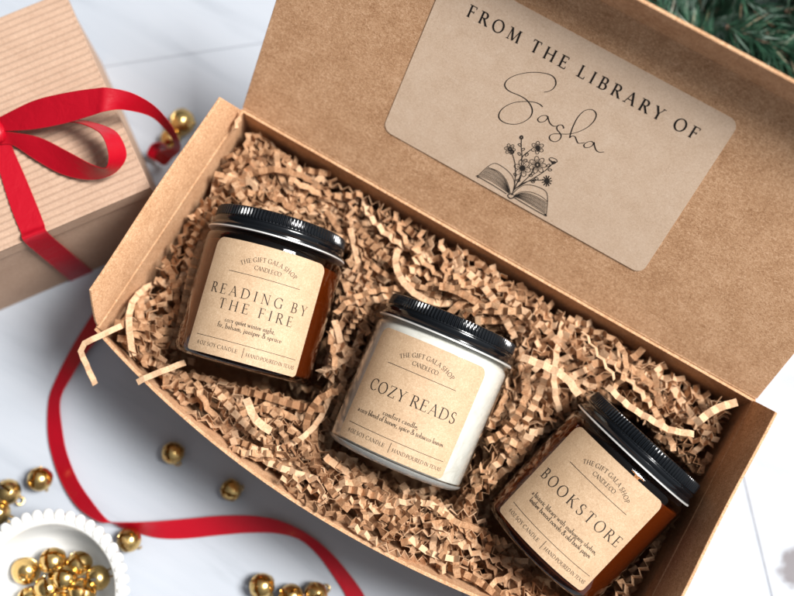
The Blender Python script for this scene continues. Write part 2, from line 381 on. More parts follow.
class Ink:
    """collects flat ink quads in (x, y) mm; sent through a surface mapping when built"""
    def __init__(s): s.q = []; s.k = 0
    def poly(s, pts, w):
        """polyline with width: w number or list"""
        P = [np.array(p, float) for p in pts]
        n = len(P); Lf = []; Rt = []
        for i in range(n):
            a = P[i] - P[i - 1] if i else P[1] - P[0]; b = P[i + 1] - P[i] if i < n - 1 else a
            a = a / (np.linalg.norm(a) + 1e-9); b = b / (np.linalg.norm(b) + 1e-9)
            t = a + b; t /= np.linalg.norm(t) + 1e-9
            nr = np.array([-t[1], t[0]])
            ww = (w[i] if hasattr(w, "__len__") else w) / 2
            c = max(0.5, float(np.dot(t, a)))
            Lf.append(P[i] + nr * ww / c); Rt.append(P[i] - nr * ww / c)
        s.k += 1
        for i in range(n - 1): s.q.append(([Lf[i], Rt[i], Rt[i + 1], Lf[i + 1]], s.k))
    def glyph(s, ch, font, pos, size, ang=0.0, weight=1.0):
        adv, strokes, serifs, ticks = font[ch]
        ca, sa = math.cos(ang), math.sin(ang)
        def T(p): return (pos[0] + size * (p[0] * ca - p[1] * sa), pos[1] + size * (p[0] * sa + p[1] * ca))
        thick, thin = .105 * weight, .042 * weight
        for pts, wt in strokes:
            ws = []
            for i in range(len(pts)):
                a = pts[max(i - 1, 0)]; b = pts[min(i + 1, len(pts) - 1)]
                d = math.atan2(b[1] - a[1], b[0] - a[0])
                if wt == 'T': w = thick
                elif wt == 't': w = thin
                else: w = thin + (thick - thin) * abs(math.sin(d - math.radians(14))) ** 1.3
                ws.append(w * size)
            s.poly([T(p) for p in pts], ws)
        for x, y in serifs:
            s.poly([T((x - .125, y + (.016 if y < .5 else -.016))), T((x + .125, y + (.016 if y < .5 else -.016)))], .034 * size * weight)
        for x, y0, y1 in ticks:
            s.poly([T((x, y0)), T((x, y1))], .038 * size * weight)
    def width(s, t, font, size, track): return sum(font[c][0] for c in t) * size + track * (len(t) - 1)
    def line(s, t, font, x0, x1, y, size, weight=1.0, slope=0.0):
        nat = s.width(t, font, size, 0)
        tr = (x1 - x0 - nat) / max(1, len(t) - 1)
        x = x0
        for c in t:
            s.glyph(c, font, (x, y + (x - x0) * slope), size, 0, weight); x += font[c][0] * size + tr
    def arched(s, t, font, cx, y_apex, radius, span, size, weight=1.0):
        nat = s.width(t, font, size, 0); tr = (span - nat) / (len(t) - 1)
        x = -span / 2
        for c in t:
            w = font[c][0] * size
            a = (x + w / 2) / radius
            px = cx + radius * math.sin(a); py = y_apex - radius * (1 - math.cos(a))
            s.glyph(c, font, (px - w / 2 * math.cos(-a), py - w / 2 * math.sin(-a)), size, -a, weight)
            x += w + tr
    def rule(s, x0, x1, y, w, n=20):
        s.poly([(x0 + (x1 - x0) * i / n, y) for i in range(n + 1)], w)
    def mesh(s, fmap, lift=0.10):
        mb = MB()
        for q, k in s.q:
            mb.add([fmap(p[0], p[1], lift + 0.0012 * (k % 40)) for p in q], [(0, 1, 2, 3)])
        return mb

# ------------------------------------------------------------------ the table
NRM = np.array([.764, .645]); DIR = np.array([.645, -.764])
tb = MB()
ns = [-900, -560, -350, -140, 152, 307, 520, 900]
ms = [-900, -168, 420, 900]
for i in range(len(ns) - 1):
    for j in range(len(ms) - 1):
        g = 0.06
        n0, n1, m0, m1 = ns[i] + g, ns[i + 1] - g, ms[j] + g, ms[j + 1] - g
        def P(n, mm_, z): q = NRM * n + DIR * mm_; return (q[0], q[1], z)
        e = 0.6
        tb.add([P(n0, m0, -.5), P(n1, m0, -.5), P(n1, m1, -.5), P(n0, m1, -.5),
                P(n0 + e, m0 + e, 0), P(n1 - e, m0 + e, 0), P(n1 - e, m1 - e, 0), P(n0 + e, m1 - e, 0),
                P(n0, m0, -18), P(n1, m0, -18), P(n1, m1, -18), P(n0, m1, -18)],
               [(4, 5, 6, 7), (0, 1, 5, 4), (1, 2, 6, 5), (2, 3, 7, 6), (3, 0, 4, 7), (8, 9, 1, 0), (9, 10, 2, 1), (10, 11, 3, 2), (11, 8, 0, 3), (11, 10, 9, 8)])
table = tb.build("table", M["table"]); table["kind"] = "structure"

# ------------------------------------------------------------------ the open kraft box
H, LX, DY, TH = 75.0, 280.0, 127.8, 1.5
ALPHA = math.radians(49.73); SL = 129.7
box = thing("gift_box", "open brown kraft board box with raised lid, filled with crinkled paper and three candles", "gift box", (140, 64, 0))
BO = (140, 64, 0)

def bow(x, z=H):
    k = (x - 136) / (136 if x < 136 else 144)
    return 20.5 * max(0.0, 1 - abs(k) ** 2.0) * (max(0, z) / H) ** 1.3

body = MB()
zs = np.linspace(0.3, H, 7)
xs = np.linspace(0, LX, 41)
body.slab([[(x, -bow(x, z), z) for x in xs] for z in zs], (0, TH, 0))                    # front wall
body.slab([[(x, DY, z) for x in (0, LX)] for z in (0.3, H)], (0, -TH, 0))                # back wall
for x0, sg in ((0, 1), (LX, -1)):                                                       # side walls
    body.slab([[(x0, y, z) for y in (TH + .02, DY - TH - .02)] for z in (0.3, H)], (sg * TH, 0, 0))
body.slab([[(x, y, .3) for x in (TH + .02, LX - TH - .02)] for y in (TH + .02, DY - TH - .02)], (0, 0, TH))
body.slab([[(x, (TH if k else TH - bow(x, 1.0)), .34) for x in xs] for k in (0, 1)], (0, 0, TH - .1))
body_o = body.build("box_body", M["kraft"], box, origin=BO)
md = body_o.modifiers.new("bevel", "BEVEL"); md.width = 0.0004; md.segments = 2; md.limit_method = "ANGLE"

# side flaps stand up from the side walls, leaning a little outwards
def flap(sgn):
    mb = MB()
    rows = []
    ys = np.linspace(0, 1, 25)
    hh = 22.0
    for k in np.linspace(0, 1, 6):
        h = hh * k
        lean = (1.2 + 4.2 * k) * k
        y0 = 2.0 + 11.0 * k ** 1.6; y1 = DY - 1.0 - 6.0 * k
        x = -0.2 - lean if sgn < 0 else LX + 0.2 + lean
        rows.append([(x + 0.35 * math.sin(y * 7 + k) * k, y0 + (y1 - y0) * y, H + 0.15 + h) for y in ys])
    mb.slab(rows, (-sgn * 1.3, 0, 0.05))
    # the rounded score where the flap folds
    mb.tube([(0.6 if sgn < 0 else LX - 0.6, y, H + .1) for y in np.linspace(1.5, DY - 2, 12)], 0.95, 10)
    return mb
for sgn in (-1, 1):
    o = flap(sgn).build("side_flap", M["kraft"], box, origin=BO)
    md = o.modifiers.new("bevel", "BEVEL"); md.width = 0.00035; md.segments = 2; md.limit_method = "ANGLE"

SD = np.array([0, math.cos(ALPHA), math.sin(ALPHA)]); ND = np.array([0, -math.sin(ALPHA), math.cos(ALPHA)])
HG = np.array([0, DY, H + .3])
def lidp(x, s, n=0.0): return HG + np.array([x, 0, 0]) + SD * s + ND * n
lidm = MB()
lidm.slab([[lidp(x, s, 0.10 * math.sin(x * .03) * math.sin(s * .04)) for x in np.linspace(0, LX, 29)] for s in np.linspace(.4, SL, 14)], -ND * TH)
lidm.tube([lidp(x, 0.2, -.8) for x in np.linspace(0.5, LX - .5, 20)], 1.0, 10)          # score line of the hinge
lid_o = lidm.build("box_lid", M["kraft"], box, origin=BO)
md = lid_o.modifiers.new("bevel", "BEVEL"); md.width = 0.0003; md.segments = 2; md.limit_method = "ANGLE"
tf = MB()
FA = math.radians(50); FL = 20.0
fd = SD * math.cos(FA) + ND * math.sin(FA); fn = -SD * math.sin(FA) + ND * math.cos(FA)
tf.slab([[lidp(x0 + (LX - 2 * x0) * t, SL + .1) + fd * (k * FL) for t in np.linspace(0, 1, 25)] for k, x0 in ((0.02, .5), (.5, 1.2), (.9, 3.5), (1, 6))], -fn * TH)
tf.tube([lidp(x, SL + .15, -.55) for x in np.linspace(0.6, LX - .6, 16)], 0.9, 10)
t_o = tf.build("tuck_flap", M["kraft"], lid_o, origin=BO)
md = t_o.modifiers.new("bevel", "BEVEL"); md.width = 0.00045; md.segments = 3; md.limit_method = "ANGLE"

# sticker on the inside of the lid
SA, SB, SW, SH = 68.6, 28.43, 136.0, 84.72
def rrect(w, h, r, n=7):
    pts = []
    for cx, cy, a in ((w - r, r, -90), (w - r, h - r, 0), (r, h - r, 90), (r, r, 180)):
        for i in range(n + 1):
            q = math.radians(a + 90 * i / n); pts.append((cx + r * math.cos(q), cy + r * math.sin(q)))
    return pts
st = MB(); P2 = rrect(SW, SH, 4.5); n = len(P2)
st.add([lidp(SA + x, SB + y, .15) for x, y in P2] + [lidp(SA + x, SB + y, .34) for x, y in P2],
       [tuple(range(n, 2 * n))] + [(i, (i + 1) % n, n + (i + 1) % n, n + i) for i in range(n)])
sticker = st.build("sticker", M["sticker"], box, origin=BO)
LO = HG - np.array([0, 0, 0])
def on_lid(u, v):
    p = at_plane(u, v, HG, ND); return (p[0] - SA, float(np.dot(p - HG, SD)) - SB)
def stick(x, y, lift): return lidp(SA + x, SB + y, .34 + lift)

ink = Ink()
a0 = on_lid(466.5, 15.2); a1 = on_lid(695.0, 139.5)
ink.line("FROM THE LIBRARY OF", CAP, a0[0], a1[0], a0[1], 5.5, 1.4, slope=(a1[1] - a0[1]) / (a1[0] - a0[0]))
ink.mesh(stick).build("lettering", M["ink"], sticker, origin=BO)
# the handwritten name
hand = Ink()
def zpts(pts, ox, oy, sc): return [on_lid(ox + x / sc, oy + y / sc) for x, y in pts]
def penline(pts, w0, w1=None, n=8, heavy=None):
    c = catmull(pts, n)
    ws = []
    for i in range(len(c)):
        a = c[max(i - 1, 0)]; b = c[min(i + 1, len(c) - 1)]
        d = math.atan2(b[1] - a[1], b[0] - a[0])
        ws.append(w0 + (w1 - w0) * abs(math.sin(d - .6)) ** 2 if w1 else w0)
    return c, ws
Sp = zpts([(484, 256), (530, 247), (572, 222), (597, 180), (590, 130), (555, 95), (490, 74), (390, 65), (290, 74), (195, 100), (130, 140), (107, 185), (125, 225), (170, 256), (240, 284), (310, 325), (355, 380), (372, 435), (355, 490), (300, 535), (235, 560), (170, 563), (105, 548), (60, 515), (50, 475), (75, 425), (135, 380), (215, 352), (310, 345), (390, 352), (440, 370), (472, 397)], 494, 65, 9.6)
c, w = penline(Sp, .22, .50); hand.poly(c, w)
asha = [[(135, 225), (118, 200), (75, 200), (40, 222), (32, 245), (55, 265), (95, 258), (125, 232), (133, 210), (135, 225), (150, 270), (180, 300), (215, 305), (245, 292), (275, 295), (290, 322), (280, 325)],
        [(245, 293), (222, 312), (225, 340), (250, 370), (264, 400), (250, 435), (210, 458), (165, 448), (147, 420), (160, 392), (200, 380), (270, 382), (340, 382), (420, 365), (510, 325), (580, 265), (612, 200), (595, 155), (550, 138), (490, 155), (430, 215), (385, 300), (360, 370), (350, 418), (370, 402), (400, 408), (415, 440), (432, 472), (470, 472), (495, 468)],
        [(585, 470), (560, 455), (520, 465), (490, 490), (500, 515), (540, 515), (575, 495), (590, 465), (595, 500), (610, 540), (640, 562), (690, 560)]]
for s in asha:
    c, w = penline(zpts(s, 535, 95, 9.93), .22, .46); hand.poly(c, w)
hand.mesh(stick, .11).build("handwriting", M["ink"], sticker, origin=BO)
# line drawing: open book with flowers growing out of it
dr = Ink()
def dl(pts, w=.24, ox=472, oy=155, sc=9.167, n=5):
    c = catmull(zpts(pts, ox, oy, sc), n) if len(pts) > 2 else zpts(pts, ox, oy, sc)
    dr.poly(c, w)
dl([(55, 190), (145, 105), (215, 72), (290, 108), (350, 160), (385, 215), (392, 290), (365, 365)], .26)
dl([(145, 105), (250, 150), (320, 230), (350, 320), (352, 355)], .24)
for k in range(9):
    t = k / 8
    dl([(138 - 72 * t, 118 + 68 * t), (215 - 50 * t, 140 + 85 * t), (300 - 35 * t, 215 + 75 * t), (345, 320 + 30 * t)], .20 + .06 * (k % 3 == 0))
dl([(40, 187), (70, 200), (200, 275), (320, 352)], .36)
dl([(52, 180), (60, 205)], .6)
dl([(335, 355), (333, 375), (355, 394), (380, 388), (392, 372)], .5); dl([(342, 358), (362, 350), (385, 362)], .5)
dl([(368, 358), (430, 300), (500, 268), (600, 285), (680, 330), (697, 405), (685, 545)], .26)
dl([(392, 365), (450, 335), (540, 335), (630, 370), (695, 420)], .22)
for k in range(9):
    t = k / 8
    dl([(392, 368 + 8 * t), (470 - 10 * t, 342 + 60 * t), (570 - 10 * t, 365 + 95 * t), (690 - 15 * t, 430 + 105 * t)], .20 + .06 * (k % 3 == 1))
dl([(390, 385), (480, 440), (600, 510), (685, 556)], .36); dl([(670, 535), (688, 556)], .7)
def dp(pts, w=.22): dl(pts, w, 500, 130, 9.61)
for stemp in ([(130, 590), (160, 520), (205, 440), (215, 250), (208, 150), (210, 85)], [(130, 590), (150, 480), (150, 330), (122, 220)], [(140, 570), (220, 500), (300, 420), (330, 350)],
              [(150, 560), (270, 490), (420, 400), (520, 310)], [(160, 550), (240, 500), (320, 478), (420, 476)], [(205, 290), (230, 240), (310, 178)], [(130, 590), (180, 480), (215, 400)]):
    dp(stemp, .34)
def ring(x, y, rx, ry, w=.22, rot=0):
    dp([(x + rx * math.cos(a) * math.cos(rot) - ry * math.sin(a) * math.sin(rot), y + rx * math.cos(a) * math.sin(rot) + ry * math.sin(a) * math.cos(rot)) for a in np.linspace(0, 2 * PI, 9)], w)
def flower(x, y, r, k, pet, w=.24, a0=0.0, core=.3, fill=1):
    for i in range(k):
        a = a0 + 2 * PI * i / k
        ring(x + r * .62 * math.cos(a), y + r * .62 * math.sin(a), r * .40, r * pet, w, a)
        for d in (-.12, .12) if fill else ():
            dp([(x + r * .28 * math.cos(a + d), y + r * .28 * math.sin(a + d)), (x + r * .66 * math.cos(a + d), y + r * .66 * math.sin(a + d))], .16)
    for rr in (core, core * .55): ring(x, y, r * rr, r * rr, w * 1.3)
flower(220, 362, 82, 6, .27, a0=.3, core=.26)
for q in range(4): ring(220, 362, 6 + q * 6, 5 + q * 5, .42)
flower(365, 330, 84, 7, .24, a0=.1, core=.27)
flower(365, 165, 62, 6, .27, a0=.6, core=.25); ring(372, 172, 12, 20, .7)
flower(100, 178, 52, 6, .28, a0=.2, core=.3); ring(122, 205, 14, 14, .6)
for i in range(11):
    a = 2 * PI * i / 11; dp([(455, 485), (455 + 48 * math.cos(a), 485 + 54 * math.sin(a))], .5)
ring(455, 485, 18, 18, .6)
ring(515, 285, 42, 20, .26, .35); dp([(478, 275), (510, 310), (555, 300)], .3); dp([(495, 290), (520, 325)], .5); ring(520, 308, 18, 10, .4)
ring(210, 66, 16, 17, .34); ring(210, 66, 8, 9, .3)
for (x, y, r) in ((195, 138, .5), (226, 182, -.6), (190, 225, .8), (262, 232, -.7), (250, 285, .2), (150, 425, .9), (180, 480, .4), (320, 415, -.6), (300, 432, .3), (485, 378, .1), (470, 335, -.7), (330, 478, -.3), (320, 492, .4), (355, 462, .2)):
    ring(x, y, 18, 10, .28, r)
dr.mesh(stick, .10).build("drawing", M["line"], sticker, origin=BO)

# ------------------------------------------------------------------ candle jars
R = 32.74; T1 = 64.4; T2 = 75.3; LW, LH, V0 = 56.2, 52.4, 6.6
JARS = [((68.27, 15.57, 68.45), [[0.9531, -0.2639, 0.1485], [0.2782, 0.9567, -0.0853], [-0.1196, 0.1226, 0.9852]], "amber"),
        ((150.52, 15.10, 66.43), [[0.9889, -0.1233, -0.0824], [0.1087, 0.9805, -0.1634], [0.1009, 0.1527, 0.9831]], "clear"),
        ((228.05, 15.25, 59.86), [[0.9565, 0.2194, -0.1920], [-0.2581, 0.9436, -0.2072], [0.1357, 0.2478, 0.9593]], "amber")]
TXT = [(["READING BY", "THE FIRE"], ["cozy quiet winter night,", "fir, balsam, juniper & spruce"]),
       (["COZY READS"], ["comfort candle,", "a cozy blend of honey, spice & tobacco leaves"]),
       (["BOOKSTORE"], ["a historic library with mahogany shelves,", "leather bound novels & old book pages"])]
JLAB = ["amber glass candle jar lying nearest the box's left flap, black lid, two-line title",
        "clear glass candle jar of white wax lying in the middle of the box, black lid",
        "amber glass candle jar lying tilted in the right end of the box, one-word title"]

def orth(E):
    A = np.array(E); e1 = A[:, 1] / np.linalg.norm(A[:, 1]); e0 = A[:, 0] - e1 * (A[:, 0] @ e1); e0 /= np.linalg.norm(e0)
    return np.stack([e0, e1, np.cross(e0, e1)], 1)

JARS = [(c, orth(E), k) for c, E, k in JARS]

def lab(u, v, lift):
    a = u / R
    r = R + 0.16 + lift
    return (r * math.sin(a), v, r * math.cos(a))

for ji, (c0, E, kind) in enumerate(JARS):
    jar = thing("candle_jar", JLAB[ji], "candle", c0, E, "candle jars in the open box")
    # glass: outer wall, shoulder, neck, inner wall, thick base
    bo = (4.2, 2.4, 1.8)[ji]
    prof = [(0, bo + 1.1), (R - 10, bo + 1.1), (R - 7, bo + .1), (R - 4.5, bo), (R - 2, bo + .6), (R - .6, bo + 1.7), (R, bo + 4.2), (R, 60.0), (R - .3, 61.3), (R - 1.2, 62.5), (R - 2.3, 63.2), (R - 2.9, 65), (R - 2.9, T2 - 3),
            (R - 3.8, T2 - 3), (R - 3.8, 63.6), (R - 1.6, 61.7), (R - .6, 60.1), (R - .6, bo + 4.6), (R - 1.4, bo + 3.2), (R - 4.5, bo + 2.6), (0, bo + 2.6)]
    if kind == 'clear':      # the thick moulded foot is a solid piece of glass
        ft = MB(); ft.lathe(prof[:6] + [(R - .02, 5.0), (R - .02, 5.5), (R - 1.0, 5.6), (R - 3, 5.2), (0, 5.1)], 112, "y")
        ft.build("glass_foot", M["solid"], jar, smooth=True, angle=60)
        prof = [(R - .3, 5.7), (R, 5.7)] + prof[7:-4] + [(R - .6, 5.9), (R - .3, 5.7)]
        wp = [(0, 5.7), (R - 3, 5.7), (R - 1.1, 6.1), (R - .75, 6.9), (R - .75, 59.8), (R - 1.85, 61.6), (R - 4.0, 63.2), (R - 4.0, 64.4), (0, 64.4)]
    else:
        wp = [(0, bo + 2.75), (R - 4.6, bo + 2.75), (R - 1.55, bo + 3.35), (R - .75, bo + 4.7), (R - .75, 57.8), (R - 1.4, 58.4), (R - 6, 57.7), (0, 57.6)]
    g = MB(); g.lathe(prof, 112, "y"); g.build("glass", M[kind], jar, smooth=True, angle=50)
    wx = MB(); wx.lathe(wp, 96, "y")
    wx.build("wax", M["wax" if kind == "clear" else "wax_cream"], jar, smooth=True, angle=40)
    # lid: rolled lower edge, smooth band, groove, knurled crown, flat top
    RL = R - .55; K = 118; seg = K * 4
    lp = [(RL - 2.6, T1 + .55), (RL - .2, T1 + .55), (RL + .35, T1 + .9), (RL + .3, T1 + 1.5), (RL - .5, T1 + 2.1), (RL - .9, T1 + 2.9), (RL - .6, T1 + 3.7), (RL - .45, T1 + 4.4), (RL - .6, T1 + 4.9), (RL - 1.3, T1 + 5.3), (RL - 1.4, T1 + 5.7),
          (RL - .95, T1 + 6.0), (RL - .85, T1 + 6.3), (RL - 1.2, T2 - .9), (RL - 1.6, T2 - .25), (RL - 2.4, T2), (RL - 3.2, T2 - .1), (RL - 4.0, T2 - .8), (0, T2 - .8)]
    def knurl(idx, j, r):
        if idx in (11, 12, 13): return r - (0.48 if (j % 4) in (0, 1) else 0.0)
        if idx == 14: return r - (0.22 if (j % 4) in (0, 1) else 0.0)
        return r
    ld = MB(); ld.lathe(lp, seg, "y", knurl)
    lid = ld.build("lid", M["lid"], jar, smooth=True, angle=38)
    rm = MB(); rm.lathe([(RL - 2.4, T1 + .5), (RL - 2.4, T1 - .1), (RL + .1, T1 - .25), (RL + .75, T1 - .1), (RL + .75, T1 + .45), (RL + .2, T1 + .6), (RL - 2.4, T1 + .5)], 160, "y")
    rm.build("rim", M["rim"], lid, smooth=True, angle=60)
    # label wrapped on the glass
    lb = MB()
    nu, nv = 48, 40
    rad = 4.0
    def inset(v):          # rounded corners: narrower rows near the top and bottom
        d = min(v, LH - v)
        rr = rad if v > LH / 2 else 2.0
        return 0.0 if d >= rr else rr - math.sqrt(max(0, rr * rr - (rr - d) ** 2))
    vs = sorted(set([0, .1, .3, .6, 1, 1.5, 2, 3, LH - 4, LH - 3, LH - 2.2, LH - 1.5, LH - 1, LH - .6, LH - .3, LH - .1, LH] + list(np.linspace(4, LH - 5, 20))))
    rows = []
    for v in vs:
        w = LW / 2 - inset(v)
        rows.append([lab(-w + 2 * w * i / nu, V0 + v, 0) for i in range(nu + 1)])
    lb.slab(rows, lambda i, j: tuple(-0.13 * np.array([rows[i][j][0], 0, rows[i][j][2]]) / R))
    label = lb.build("label", M["label"], jar, smooth=True, angle=40)
    # print
    k = Ink()
    def U(f): return (f - .5) * LW
    def V(f): return V0 + (1 - f) * LH
    k.arched("THE GIFT GALA SHOP", CAP, U(.515), V(.135), 22.0, LW * .47, 2.0, 1.15)
    k.line("CANDLE CO.", CAP, U(.405), U(.63), V(.215), 1.85, 1.15)
    k.rule(U(.205), U(.805), V(.272), .22)
    ti, de = TXT[ji]
    if len(ti) == 2:
        k.line(ti[0], CAP, U(.085), U(.925), V(.478), 4.5, 1.05); k.line(ti[1], CAP, U(.20), U(.82), V(.60), 4.5, 1.05)
        k.line(de[0], LOW, U(.29), U(.70), V(.70), 2.3, 1.15); k.line(de[1], LOW, U(.24), U(.77), V(.755), 2.3, 1.15)
    elif ji == 1:
        k.line(ti[0], CAP, U(.13), U(.90), V(.535), 5.0, 1.05)
        k.line(de[0], LOW, U(.345), U(.645), V(.69), 2.3, 1.15); k.line(de[1], LOW, U(.11), U(.89), V(.745), 2.3, 1.15)
    else:
        k.line(ti[0], CAP, U(.085), U(.94), V(.535), 5.0, 1.05)
        k.line(de[0], LOW, U(.15), U(.85), V(.69), 2.3, 1.15); k.line(de[1], LOW, U(.175), U(.83), V(.745), 2.3, 1.15)
    k.rule(U(.07), U(.95), V(.855), .22)
    k.poly([(U(.5), V(.875)), (U(.5), V(.96))], .22)
    k.line("4 OZ SOY CANDLE", CAP, U(.095), U(.455), V(.935), 1.7, 1.2)
    k.line("HAND POURED IN TEXAS", CAP, U(.525), U(.955), V(.94), 1.62, 1.2)
    k.mesh(lab, .05).build("lettering", M["ink"], label)

# ------------------------------------------------------------------ crinkle paper
JF = [(np.array(c), orth(E)) for c, E, _ in JARS]
def blocked(p):
    for c, E in JF:
        q = E.T @ (p - c)
        if -3.2 < q[1] < T2 + 2.2:
            r = math.hypot(q[0], q[2])
            if r < R + 2.0: return True
            if q[2] > 0 and abs(q[0]) < R + 1.0: return True
    return False
def inside(p):
    x, y, z = p
    if not (3.6 < x < LX - 3.6 and y < DY - 3.6 and z > 4): return False
    return y > -bow(x, min(z, H)) + 2.6

def crinkle(mb, pts, width, nrm, amp, seg, th=0.28, jit=0.12):
    """pts: centre line (dense); nrm: folding direction; resampled to fold every `seg` mm"""
    pts = [np.array(p, float) for p in pts]
    nodes = [pts[0]]; acc = 0
    for a, b in zip(pts[:-1], pts[1:]):
        d = np.linalg.norm(b - a); t = 0
        while acc + (d - t) >= seg:
            t += seg - acc; nodes.append(a + (b - a) * (t / d)); acc = 0
        acc += d - t
    if len(nodes) < 3: return
    V = []; F = []
    n0 = np.array(nrm, float)
    zz = []
    for i, p in enumerate(nodes):
        t = nodes[min(i + 1, len(nodes) - 1)] - nodes[max(i - 1, 0)]; t /= np.linalg.norm(t) + 1e-9
        nn = n0 - t * (n0 @ t); l = np.linalg.norm(nn)
        nn = nn / l if l > 1e-3 else np.array([0, 0, 1.0])
        sd = np.cross(t, nn)
        a = amp * (1 if i % 2 else -1) * (1 + rng.normal() * .22)
        zz.append((p + nn * a + t * rng.normal() * jit * seg, nn, sd, t))
    for i, (p, nn, sd, t) in enumerate(zz):
        sk = rng.normal() * .05
        for s in (-1, 1):
            for q in (-.5, .5): V.append(p + (sd + t * sk) * s * width / 2 + nn * q * th)
    for i in range(len(zz) - 1):
        a, b = i * 4, i * 4 + 4
        F += [(a + 1, a + 3, b + 3, b + 1), (a + 2, a, b, b + 2), (a, a + 1, b + 1, b), (a + 3, a + 2, b + 2, b + 3)]
    F += [(0, 2, 3, 1), (len(V) - 4, len(V) - 3, len(V) - 1, len(V) - 2)]
    mb.add(V, F)

def top_z(x, y):
    z = 66 + 5 * math.sin(x * .045 + 1.3) * math.cos(y * .06 + .4) + 2 * math.sin(x * .11 + y * .13)
    if y > 104: z -= (y - 104) * .22
    if x > 250: z -= (x - 250) * .25
    if y < 8: z += 5.5
    return z

shred = MB()
made = 0
for tries in range(7000):
    x = rng.uniform(4, LX - 4); y = rng.uniform(-20, DY - 4)
    depth = abs(rng.normal()) * 17 if tries % 3 else rng.uniform(0, 7)
    z = top_z(x, y) - depth
    if z < 8: continue
    length = rng.uniform(50, 150)
    th = rng.uniform(0, 2 * PI); curv = rng.normal() * .018; dcurv = rng.normal() * .0009
    sl = rng.normal() * .16; dsl = rng.normal() * .008
    p = np.array([x, y, z]); pts = []
    for s in range(int(length / 2)):
        if not inside(p) or blocked(p) or p[2] > top_z(p[0], p[1]) + 9: break
        pts.append(p.copy())
        p = p + 2 * np.array([math.cos(th) * math.cos(sl), math.sin(th) * math.cos(sl), math.sin(sl)])
        th += 2 * curv; curv += dcurv; sl += 2 * dsl
        if p[2] > top_z(p[0], p[1]) + 4: sl -= .09
    if len(pts) < 7: continue
    roll = rng.normal() * 1.05
    up = np.array([0, 0, 1.0]); side = np.array([-math.sin(th), math.cos(th), 0])
    nr = up * math.cos(roll) + side * math.sin(roll)
    tight = rng.uniform(0, 1) ** .8
    seg = 2.0 + 1.6 * tight; amp = 0.85 + 1.2 * (1 - tight) * rng.uniform(.6, 1.1)
    crinkle(shred, pts, rng.uniform(2.5, 3.5), nr, amp, seg)
    made += 1
    if made >= 1150: break
so = shred.build("crinkle_paper", M["shred"])
so["kind"] = "stuff"; so["label"] = "tangled mass of crinkle cut kraft paper shred filling the open box"; so["category"] = "paper filling"

def strip(path, label, seg=3.4, amp=.75, width=3.5, nrm=(0, 0, 1), n=6):
    pts = catmull([at(u, v, z) for u, v, z in path], n)
    o3 = pts[len(pts) // 2]
    mb = MB(); crinkle(mb, pts, width, nrm, amp, seg, jit=.06)
    o = mb.build("paper_strip", M["shred"], origin=o3)
    tag(o, label, "paper strip", "loose crinkle strips lying on top of the filling")
strip([(121, 326, 80), (100, 336, 82), (81, 347, 80), (87, 366, 70), (96, 386, 60)], "kraft paper strip hanging bent over the front rim beside the left flap", 4.6, .35, 2.7, (.3, .2, 1))
strip([(186, 362, 80), (163, 371, 81.5), (150, 376, 81), (134, 384, 79)], "short kraft paper strip poking straight out over the front rim below the left amber jar", 4.0, .4, 2.8)
strip([(607, 386, 80), (629, 406, 83), (652, 420, 84), (671, 430, 82), (700, 435, 78)], "long pleated paper strip lying along the lid of the right amber jar", 3.4, .8, 3.0)
strip([(521, 357, 84), (545, 366, 85), (566, 378, 85), (580, 397, 83)], "pleated paper strip lying right of the clear jar's black lid", 3.6, .7, 3.6)
strip([(583, 330, 80), (597, 352, 81), (616, 380, 80)], "thin twisted paper strip under the lid hinge above the right amber jar", 3.4, .6, 3.2, (.8, .4, .5))
strip([(246, 398, 86), (256, 420, 88), (275, 434, 85)], "curved paper strip lying just left of the clear jar's base", 4.0, .5, 3.6, (.3, 0, 1))
strip([(695, 424, 77), (716, 409, 79), (738, 402, 77)], "pleated paper strip in the box's right back corner by the right flap", 3.2, .9, 3.6)
strip([(240, 114, 79), (237, 124, 82), (233, 134, 78)], "small paper curl standing in the back left corner at the lid hinge", 3.0, .8, 3.2, (1, .2, .3))

# ------------------------------------------------------------------ fluted gift box with a red ribbon
ZB = 80.0
A = at(150, 187, ZB)
fu = np.array([-.566, -.824, 0]); fu /= np.linalg.norm(fu)            # front edge, to the left
fv = np.array([-fu[1] * 1.0, fu[0], 0]) * -1.0
if np.dot(fv, np.array([-.8, .6, 0])) < 0: fv = -fv                    # right edge, to the back
FWID, FDEP = 118.0, 112.0
B0 = np.array([A[0], A[1], 0.0])
FO = tuple(B0 + fu * FWID / 2 + fv * FDEP / 2)
kb = thing("ribboned_box", "closed brown box with a fluted top beside the open box, tied with red ribbon", "gift box", FO)
def bq(a, b, z): return B0 + fu * a + fv * b + np.array([0, 0, z])
bm_ = MB()
bm_.slab([[bq(a, b, .3) for a in (.9, FWID - .9)] for b in (.9, FDEP - .9)], (0, 0, ZB - 1.8))
o = bm_.build("box_body", M["flute"], kb, origin=FO)
lm_ = MB()
pitch = 3.55
nb = int(FDEP / pitch * 12)
rows = []
for i in range(nb + 1):
    b = FDEP * i / nb
    e = min(1.0, min(b, FDEP - b) / 3)
    zz = ZB - .40 + .34 * math.sin(2 * PI * b / pitch) * e
    rows.append([bq(a, b, zz) for a in np.linspace(0, FWID, 10)])
lm_.slab(rows, (0, 0, -1.2))
for (a0_, b0_, a1_, b1_, na, nb_) in ((0, 0, FWID, 0, 0, 1), (0, 0, 0, FDEP, 1, 0), (FWID, 0, FWID, FDEP, -1, 0), (0, FDEP, FWID, FDEP, 0, -1)):
    lm_.slab([[bq(a0_, b0_, z), bq(a1_, b1_, z)] for z in (ZB - 10, ZB - .5)], fu * na * .8 + fv * nb_ * .8)
o = lm_.build("box_lid", M["flute"], kb, origin=FO, smooth=True, angle=62)
